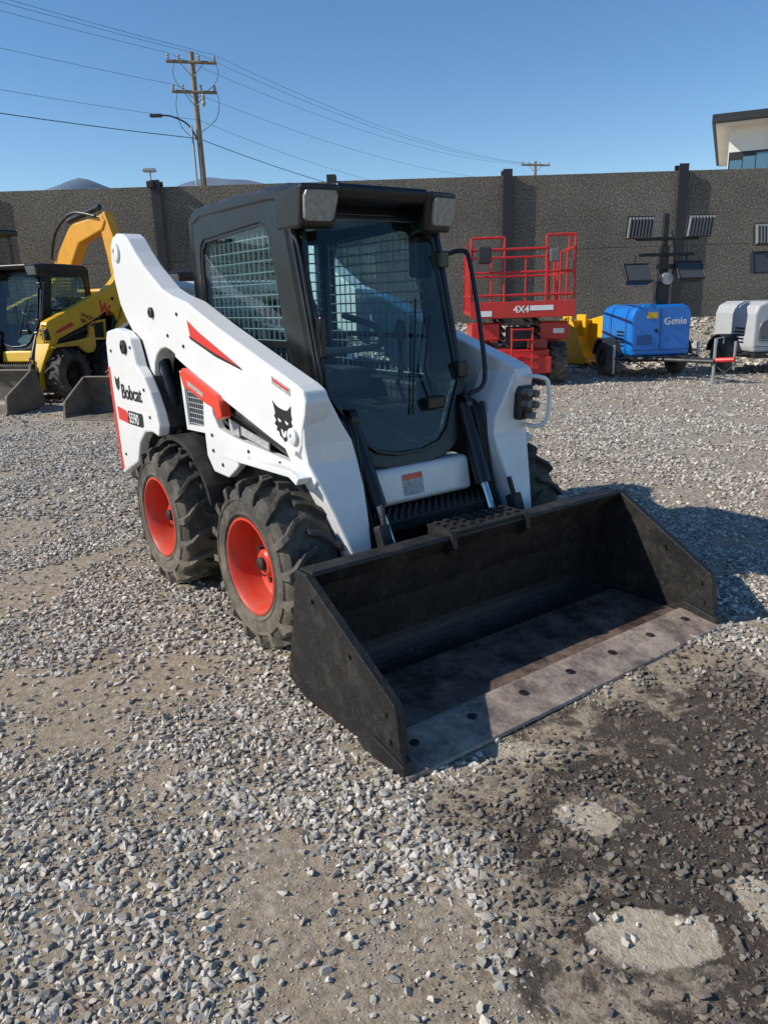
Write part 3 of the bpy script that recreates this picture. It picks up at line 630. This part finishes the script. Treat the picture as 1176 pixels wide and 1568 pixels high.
WM=wallmat()
Wl=empty('perimeter_wall',(0,WY,0))
x=-.98-4.06*9
k=0
while x<44:
    k+=1
    dz=random.uniform(-.012,.012)
    box(f'panel_low_{k}',(x+.06,x+4.0),(0,.14),(-.2,2.508),WM,Wl,.008)
    box(f'panel_high_{k}',(x+.06,x+4.0),(0,.14),(2.512,4.17+dz),WM,Wl,.008)
    for nm,yy in (('flange_front',(-.10,-.08)),('flange_back',(.20,.22))): box(f'{nm}_{k}',(x-.10,x+.12),yy,(-.2,4.30),DARKM,Wl,.003)
    box(f'web_{k}',(x+.0,x+.02),(-.08,.20),(-.2,4.30),DARKM,Wl)
    x+=4.06
FLx=empty('wall_light',(-5.12,WY-.05,4.25))
tube('bracket',[(0,0,0),(0,0,.22)],.02,GALV,FLx); box('lamp_head',(-.14,.14),(-.16,.06),(.22,.29),GALV,FLx,.015); box('lamp_box',(-.08,.08),(-.14,-.04),(-.12,.02),DARKM,FLx,.01)

# ---------------------------------------------------------------- building
def brickmat():
    m,nt,b=newmat('brick_column'); g=nt.nodes.new('ShaderNodeTexCoord').outputs['Object']
    mp=nt.nodes.new('ShaderNodeMapping'); mp.inputs['Rotation'].default_value=(R(90),0,0); nt.links.new(g,mp.inputs[0])
    t=nt.nodes.new('ShaderNodeTexBrick'); t.inputs['Scale'].default_value=2.2; t.inputs['Color1'].default_value=(.16,.06,.045,1); t.inputs['Color2'].default_value=(.10,.05,.04,1); t.inputs['Mortar'].default_value=(.2,.18,.16,1)
    nt.links.new(mp.outputs[0],t.inputs['Vector']); nt.links.new(t.outputs['Color'],b.inputs['Base Color']); b.inputs['Roughness'].default_value=.9; return m
BRK=brickmat()
STU=mat('white_stucco',(.80,.77,.70),.9,dirt=(.6,.57,.52),amt=.3,scale=.5,bump=.2,bscale=10)
Bd=empty('office_building',(19.35,45,0),R(-24))
box('main_walls',(0,16),(0,14),(0,9.9),STU,Bd)
box('brick_column',(2.15,4.6),(-.25,-.003),(0,9.65),BRK,Bd)
box('flat_roof',(-.9,17),(-1.2,15),(9.98,10.4),DARKM,Bd,.03); box('soffit',(-.7,16.8),(-1.0,14.8),(9.9,9.975),STU,Bd)
for fl in (0,1):
    z0=6.2-fl*4.2
    for i in range(3):
        x0=.12+i*.65
        box(f'window_{fl}_{i}',(x0,x0+.6),(-.02,.03),(z0,z0+2.0+.15*i),WINB,Bd)
    box(f'window_frame_{fl}',(.05,2.1),(-.01,.02),(z0-.1,z0+2.42),DARKM,Bd)
    for i in range(4):
        x0=5+i*2.7
        box(f'wide_window_{fl}_{i}',(x0,x0+2.1),(-.02,.03),(z0,z0+2.3),WINB,Bd); box(f'wide_frame_{fl}_{i}',(x0-.08,x0+2.18),(-.01,.02),(z0-.08,z0+2.38),DARKM,Bd)
        y0=1.5+i*3.1
        box(f'side_window_{fl}_{i}',(-.02,.03),(y0,y0+1.8),(z0,z0+2.0),WINB,Bd)

# ---------------------------------------------------------------- poles and wires
def catenary(a,b,sag,n=28):
    a=Vector(a);b=Vector(b); return [a.lerp(b,t/n)-Vector((0,0,sag*4*(t/n)*(1-t/n))) for t in range(n+1)]
A=Vector((-7.15,35,0)); Bp=Vector((12.9,65,0)); D=(Bp-A).normalized()
xa=Vector((.97,.24,0)).normalized()
def upole(loc,H,arms,name='utility_pole',street=False):
    U=empty(name,loc,0)
    tube('shaft',[(0,0,-.3),(-.12,0,H)],.15,WOOD,U,14,r2=.10)
    for k,(z,hw) in enumerate(arms):
        c=Vector((-.12*z/H,-.14,z)); p=c-xa*hw; q=c+xa*hw
        V,F=sweepdata([p,q],.065,4); mesh(f'crossarm_{k}',V,F,WOOD,U)
        tube(f'brace_a_{k}',[c-xa*hw*.5,c+Vector((0,.05,-.55))],.02,GALV,U,6); tube(f'brace_b_{k}',[c+xa*hw*.5,c+Vector((0,.05,-.55))],.02,GALV,U,6)
        for j,f in enumerate((-.92,-.5,.3,.92)):
            pp=c+xa*hw*f; lathe(f'insulator_{k}_{j}',[(.03,0),(.06,.07),(.035,.1),(.06,.15),(.03,.22),(0,.23)],INSUL,U,10,pp+Vector((0,0,.06)),axis='z')
    if street:
        tube('conduit',[(-.28,-.1,0),(-.36,-.1,8.7)],.05,GALV,U,8)
        tube('street_light_arm',smoothpath([(-.15,0,8.15),(-.5,-.1,8.75),(-1.1,-.2,9.05),(-1.55,-.25,9.10)]),.035,DARKM,U,8)
        box('street_light_head',(-2.0,-1.5),(-.38,-.14),(9.03,9.15),DARKM,U,.04)
        for j,(a0,z0,z1) in enumerate([(-.8,11.2,10.2),(.8,11.2,10.2),(-.8,10.1,8.6),(.75,10.15,8.9)]):
            tube(f'jumper_{j}',smoothpath([(a0,-.1,z0),(a0*1.15,-.1,(z0+z1)/2),(a0*.9,-.1,z1),(-.1,0,z1-.5)]),.014,WIRE,U,6)
        lathe('arrester',[(.05,0),(.09,.1),(.05,.2),(.09,.3),(.04,.45),(0,.46)],INSUL,U,10,(.25,-.2,9.4),axis='z')
    return U
upole(A,11.45,[(11.05,1.0),(9.95,.9)],street=True); upole(Bp,11.6,[(11.3,1.2),(10.3,1.2)])
C=A-D*38
PW=empty('power_lines',(0,0,0))
ws=[]
for z,off,r in [(11.35,-.9,0),(11.35,.3,0),(11.35,.9,0),(10.2,-.8,0),(8.9,.1,1),(8.2,0,2)]:
    o=xa*off+Vector((-.1,-.14,0))
    for (p,q,sg) in ((C,A,.5),(A,Bp,.9)):
        ws.append((catenary(p+o+Vector((0,0,z)),q+o+Vector((0,0,z)),sg*(1 if r==0 else 1.3)),.007 if r<2 else .016))
for k,(p,r) in enumerate(ws): tube(f'wire_{k}',p,r,WIRE,PW,5)

# ---------------------------------------------------------------- mountains
def ridge(name,Y,pts,col,depth):
    V=[];F=[];xs=[p[0] for p in pts]
    n=160; X=np.linspace(pts[0][0],pts[-1][0],n); Z=np.interp(X,xs,[p[1] for p in pts])
    rows=8
    for j in range(rows+1):
        t=j/rows
        for i in range(n):
            nz=noise.fractal(Vector((X[i]*.006,j*.8,Y*.01)),1,2,5)
            V.append((X[i]+nz*20*(1-t),Y-depth*(1-t),max(-5,Z[i]*t**.8+nz*(9 if j==rows else 40*t))))
    for j in range(rows):
        for i in range(n-1): F.append((j*n+i,j*n+i+1,(j+1)*n+i+1,(j+1)*n+i))
    m=mat(name+'_hazed_rock',col,.95,dirt=tuple(c*.75 for c in col),amt=.6,scale=.01)  # bluish atmospheric haze of the far ridge is painted into this base colour
    return mesh(name,V,F,m,None,0,True,ang=80)
ridge('mountains',3000,[(-2600,250),(-1900,330),(-1400,365),(-1200,418),(-1110,452),(-1055,466),(-1000,440),(-900,395),(-780,405),(-700,432),(-600,448),(-500,438),(-400,420),(-250,360),(100,300),(900,330),(2000,250),(2800,150)],(.13,.18,.25),1200)

# ---------------------------------------------------------------- ground
def sstep(a,b,x):
    t=min(1,max(0,(x-a)/(b-a))); return t*t*(3-2*t)
def terrain(x,y):
    z=0
    if y>13 and y<40:
        w=sstep(15.0,18.6,y)*(1-sstep(22,34,y))
        z+=w*(.80+.18*noise.noise(Vector((x*.35,1.3,0)))+.12*noise.noise(Vector((x*1.6,y*1.4,0))))
    if abs(x)<60 and 0<y<60:
        z+=.014*noise.noise(Vector((x*.8,y*.8,3)))+.007*noise.noise(Vector((x*3.1,y*3.1,8)))
    return z
gx=sorted(set([-6000,-3000,-1500,-700,-300,-140,-80,-50,-35]+list(np.round(np.arange(-25,25.01,.25),3))+[35,50,80,140,300,700,1500,3000,6000]))
gy=sorted(set([-6000,-2000,-500,-150,-50,-20,-8]+list(np.round(np.arange(-2,30.01,.25),3))+[34,40,50,80,140,300,700,1500,3000,6000]))
V=[(x,y,terrain(x,y)) for y in gy for x in gx]; n=len(gx)
F=[(j*n+i,j*n+i+1,(j+1)*n+i+1,(j+1)*n+i) for j in range(len(gy)-1) for i in range(n-1)]
def groundmat():
    m,nt,b=newmat('gravel_and_dirt'); L=nt.links
    g=nt.nodes.new('ShaderNodeNewGeometry').outputs['Position']
    def math_(op,a,b_=None,c_=None):
        q=nt.nodes.new('ShaderNodeMath'); q.operation=op
        for i,v in enumerate((a,b_,c_)):
            if v is None: continue
            if isinstance(v,(int,float)): q.inputs[i].default_value=v
            else: L.new(v,q.inputs[i])
        return q.outputs[0]
    sx=nt.nodes.new('ShaderNodeSeparateXYZ'); L.new(g,sx.inputs[0])
    v1=nt.nodes.new('ShaderNodeTexVoronoi'); v1.inputs['Scale'].default_value=42; L.new(g,v1.inputs['Vector'])
    s1=nt.nodes.new('ShaderNodeSeparateColor'); L.new(v1.outputs['Color'],s1.inputs[0])
    st=ramp(nt,[(0,(.115,.11,.10)),(.35,(.30,.28,.25)),(.7,(.47,.435,.38)),(1,(.66,.61,.53))]); L.new(s1.outputs[0],st.inputs['Fac'])
    nd=noise_n(nt,26,6,.8,g); dirt=ramp(nt,[(.30,(.19,.145,.10)),(.48,(.39,.305,.21)),(.70,(.58,.47,.34))]); L.new(nd.outputs['Fac'],dirt.inputs['Fac'])
    nc=noise_n(nt,.9,5,.72,g,.5); cv=ramp(nt,[(.38,.0),(.55,1.0)]); L.new(nc.outputs['Fac'],cv.inputs['Fac'])
    sp=ramp(nt,[(.36,0.0),(.40,1.0)]); L.new(s1.outputs[1],sp.inputs['Fac'])
    far=nt.nodes.new('ShaderNodeMapRange'); far.inputs[1].default_value=3.5; far.inputs[2].default_value=8; far.inputs[3].default_value=.25; far.inputs[4].default_value=1; L.new(sx.outputs[1],far.inputs[0])
    q0=math_('MULTIPLY',sp.outputs['Color'],far.outputs[0]); q=math_('MULTIPLY',q0,math_('MULTIPLY_ADD',cv.outputs['Color'],.6,.4))
    c=mixc(nt,q,dirt.outputs['Color'],st.outputs['Color'])
    def ell(cx,cy,rx,ry):
        a=math_('DIVIDE',math_('SUBTRACT',sx.outputs[0],cx),rx); b_=math_('DIVIDE',math_('SUBTRACT',sx.outputs[1],cy),ry)
        return math_('ADD',math_('MULTIPLY',a,a),math_('MULTIPLY',b_,b_))
    nw=noise_n(nt,5.5,6,.72,g,.4); dn=math_('SUBTRACT',nw.outputs['Fac'],.5)
    e=math_('ADD',ell(1.42,1.75,1.14,1.08),math_('MULTIPLY',dn,3.4))
    wr=ramp(nt,[(.65,1.0),(1.0,0.0)]); L.new(e,wr.inputs['Fac'])
    wet=ramp(nt,[(.3,(.026,.018,.012)),(.5,(.065,.045,.030)),(.7,(.13,.093,.063))]); L.new(nd.outputs['Fac'],wet.inputs['Fac'])
    c=mixc(nt,math_('MULTIPLY',wr.outputs['Color'],.95),c,wet.outputs['Color'])
    pale=ramp(nt,[(.3,(.38,.31,.22)),(.6,(.64,.54,.40))]); L.new(nd.outputs['Fac'],pale.inputs['Fac'])
    for cx,cy,rx,ry,k_ in ((.62,1.47,.15,.095,4.2),(.58,1.93,.09,.08,6.5),(.93,1.58,.06,.09,5.0),(.45,2.25,.16,.07,5.0)):
        e2=math_('ADD',ell(cx,cy,rx,ry),math_('MULTIPLY',dn,k_))
        dr=ramp(nt,[(.80,1.0),(1.0,0.0)]); L.new(e2,dr.inputs['Fac']); c=mixc(nt,dr.outputs['Color'],c,pale.outputs['Color'])
    L.new(c,b.inputs['Base Color'])
    rr=ramp(nt,[(0,.95),(1,.66)]); L.new(wr.outputs['Color'],rr.inputs['Fac']); L.new(rr.outputs['Color'],b.inputs['Roughness'])
    inv=math_('SUBTRACT',1.0,v1.outputs['Distance']); hh=math_('ADD',math_('MULTIPLY',inv,q0),math_('MULTIPLY',nd.outputs['Fac'],1.3))
    bp=nt.nodes.new('ShaderNodeBump'); bp.inputs['Strength'].default_value=1; bp.inputs['Distance'].default_value=.018; L.new(hh,bp.inputs['Height']); L.new(bp.outputs[0],b.inputs['Normal'])
    return m
mesh('gravel_ground',V,F,groundmat(),None,0,True,ang=80)

def stonemat():
    m,nt,b=newmat('crushed_stone'); at=nt.nodes.new('ShaderNodeAttribute'); at.attribute_name='tone'
    r=ramp(nt,[(0,(.135,.128,.118)),(.2,(.25,.238,.218)),(.5,(.385,.36,.325)),(.78,(.53,.49,.43)),(.94,(.70,.65,.57)),(1,(.38,.26,.18))]); nt.links.new(at.outputs['Fac'],r.inputs['Fac'])
    g=nt.nodes.new('ShaderNodeNewGeometry').outputs['Position']
    nz=noise_n(nt,90,2,.7,g); rp=ramp(nt,[(.4,0.0),(.7,.5)]); nt.links.new(nz.outputs['Fac'],rp.inputs['Fac'])
    c=mixc(nt,rp.outputs['Color'],r.outputs['Color'],(.47,.385,.28))
    aw=nt.nodes.new('ShaderNodeAttribute'); aw.attribute_name='damp'; c=mixc(nt,aw.outputs['Fac'],c,(.085,.063,.044))
    nt.links.new(c,b.inputs['Base Color']); b.inputs['Roughness'].default_value=.85
    return m
tmpl=[]
for k in range(14):
    bm=bmesh.new(); rs=random.Random(k)
    for i in range(11):
        v=Vector((rs.gauss(0,1),rs.gauss(0,1),rs.gauss(0,1))).normalized()*rs.uniform(.8,1.08); v.x*=rs.uniform(1.0,1.3);v.y*=.84; v.z*=.68; bm.verts.new(v)
    bmesh.ops.convex_hull(bm,input=bm.verts)
    bmesh.ops.delete(bm,geom=[v for v in bm.verts if not v.link_faces],context='VERTS')
    bmesh.ops.triangulate(bm,faces=bm.faces); bmesh.ops.recalc_face_normals(bm,faces=bm.faces); bm.verts.ensure_lookup_table(); bm.verts.index_update()
    tmpl.append((np.array([v.co[:] for v in bm.verts]),np.array([[v.index for v in f.verts] for f in bm.faces]))); bm.free()
def wetq(x,y): return ((x-1.42)/1.14)**2+((y-1.75)/1.08)**2+noise.fractal(Vector((x*3.2,y*3.2,0)),1,2,3)*.5
pts=[]
def scatter(y0,y1,dens,r0,r1,side,thr,base=.10):
    N=int((y1-y0)*2*side(y1)*dens)
    X=np.random.uniform(-side(y1),side(y1),N); Y=np.random.uniform(y0,y1,N); U=np.random.rand(N); Sg=np.random.beta(1.8,2.8,N)
    for x,y,u,s in zip(X,Y,U,Sg):
        if abs(x)>side(y): continue
        c=noise.fractal(Vector((x*1.7+5,y*1.7,1.7)),.8,2.1,4)
        p=sstep(-.30,.12,c+thr); d=0; bs=base
        if y<4.6:
            q=wetq(x,y)
            if q<1.0: p*=.36; d=.78
            elif q<1.25: p*=.70; d=.35
            if ((x-.62)/.17)**2+((y-1.47)/.11)**2<1.1: p*=.15; bs=.02; d=0
            if ((x-.58)/.10)**2+((y-1.93)/.09)**2<1 or ((x-.93)/.07)**2+((y-1.58)/.10)**2<1: p*=.4; d=.2
        if u>bs+(1-bs)*p: continue
        r=r0+(r1-r0)*s
        pts.append((x,y,terrain(x,y)+r*.26,r,d))
sd=lambda y:.60*y+.5
scatter(.75,2.7,3600,.006,.0205,sd,.14)
scatter(.75,2.7,5200,.0022,.006,sd,.3,.45)
scatter(2.7,5.2,2500,.008,.022,sd,.17)
scatter(5.2,9.5,780,.010,.028,sd,.20)
scatter(9.5,15,110,.016,.036,lambda y:.62*y+1,.2)
scatter(15,18.8,130,.02,.09,lambda y:.62*y+1,.3)
pts=np.array(pts); n=len(pts); var=np.random.randint(0,len(tmpl),n)
VV=[];FF=[];TN=[];DN=[];off=0
for k,(tv,tf) in enumerate(tmpl):
    P=pts[var==k]; m_=len(P)
    a=np.random.uniform(0,2*math.pi,m_); b=np.random.uniform(-.6,.6,m_); c=np.random.uniform(-.6,.6,m_)
    ca,sa,cb,sb,cc,s_=np.cos(a),np.sin(a),np.cos(b),np.sin(b),np.cos(c),np.sin(c)
    Z=np.zeros(m_);O=np.ones(m_)
    Rz=np.stack([ca,-sa,Z,sa,ca,Z,Z,Z,O],1).reshape(-1,3,3); Rx=np.stack([O,Z,Z,Z,cb,-sb,Z,sb,cb],1).reshape(-1,3,3); Ry=np.stack([cc,Z,s_,Z,O,Z,-s_,Z,cc],1).reshape(-1,3,3)
    M=Rz@Rx@Ry
    W_=np.einsum('nij,vj->nvi',M,tv)*P[:,3][:,None,None]+P[:,None,:3]
    VV.append(W_.reshape(-1,3)); FF.append((tf[None]+(np.arange(m_)*len(tv))[:,None,None]+off).reshape(-1,3)); off+=m_*len(tv)
    TN.append(np.repeat(np.random.rand(m_),len(tv))); DN.append(np.repeat(P[:,4],len(tv)))
VV=np.concatenate(VV);FF=np.concatenate(FF);TN=np.concatenate(TN);DN=np.concatenate(DN)
me=bpy.data.meshes.new('gravel_stones'); me.vertices.add(len(VV)); me.vertices.foreach_set('co',VV.ravel().astype(np.float32))
me.loops.add(len(FF)*3); me.loops.foreach_set('vertex_index',FF.ravel().astype(np.int32))
me.polygons.add(len(FF)); me.polygons.foreach_set('loop_start',np.arange(0,len(FF)*3,3,dtype=np.int32))
try: me.polygons.foreach_set('loop_total',np.full(len(FF),3,dtype=np.int32))
except Exception: pass
me.update(calc_edges=True)
at=me.attributes.new('tone','FLOAT','POINT'); at.data.foreach_set('value',TN.astype(np.float32))
at=me.attributes.new('damp','FLOAT','POINT'); at.data.foreach_set('value',DN.astype(np.float32))
me.polygons.foreach_set('use_smooth',np.zeros(len(FF),dtype=bool))
me.materials.append(stonemat()); link(bpy.data.objects.new('gravel_stones',me))

# ---------------------------------------------------------------- light
el=R(37); sh=Vector((-.985,-.17,0)).normalized(); sv=Vector((sh.x*math.cos(el),sh.y*math.cos(el),math.sin(el)))
w=bpy.data.worlds.new('World'); sc.world=w; w.use_nodes=True; nt=w.node_tree
sk=nt.nodes.new('ShaderNodeTexSky'); sk.sky_type='NISHITA'; sk.sun_disc=False; sk.sun_elevation=el; sk.sun_rotation=math.atan2(sv.x,sv.y)
sk.air_density=1.0; sk.dust_density=.1; sk.ozone_density=1.6; sk.altitude=1000
hs=nt.nodes.new('ShaderNodeHueSaturation'); hs.inputs['Saturation'].default_value=1.22; nt.links.new(sk.outputs[0],hs.inputs['Color'])
bg=nt.nodes['Background']; bg.inputs[1].default_value=.14; nt.links.new(hs.outputs[0],bg.inputs[0])
sl=bpy.data.lights.new('sun','SUN'); sl.energy=5.0; sl.angle=R(.53); sl.color=(1,.94,.83)
so_=link(bpy.data.objects.new('sun',sl)); so_.rotation_euler=sv.to_track_quat('Z','Y').to_euler(); so_.location=(-20,5,20)

# ---------------------------------------------------------------- camera
cd=bpy.data.cameras.new('camera'); cam=link(bpy.data.objects.new('camera',cd)); sc.camera=cam
cd.sensor_fit='VERTICAL'; cd.sensor_height=24; cd.lens=24*1162.64/1568; cd.clip_start=.05; cd.clip_end=20000
cam.matrix_world=Matrix.Translation((0,0,1.5024))@Matrix.Rotation(math.pi/2-.2732,4,'X')@Matrix.Rotation(-.0314,4,'Z')
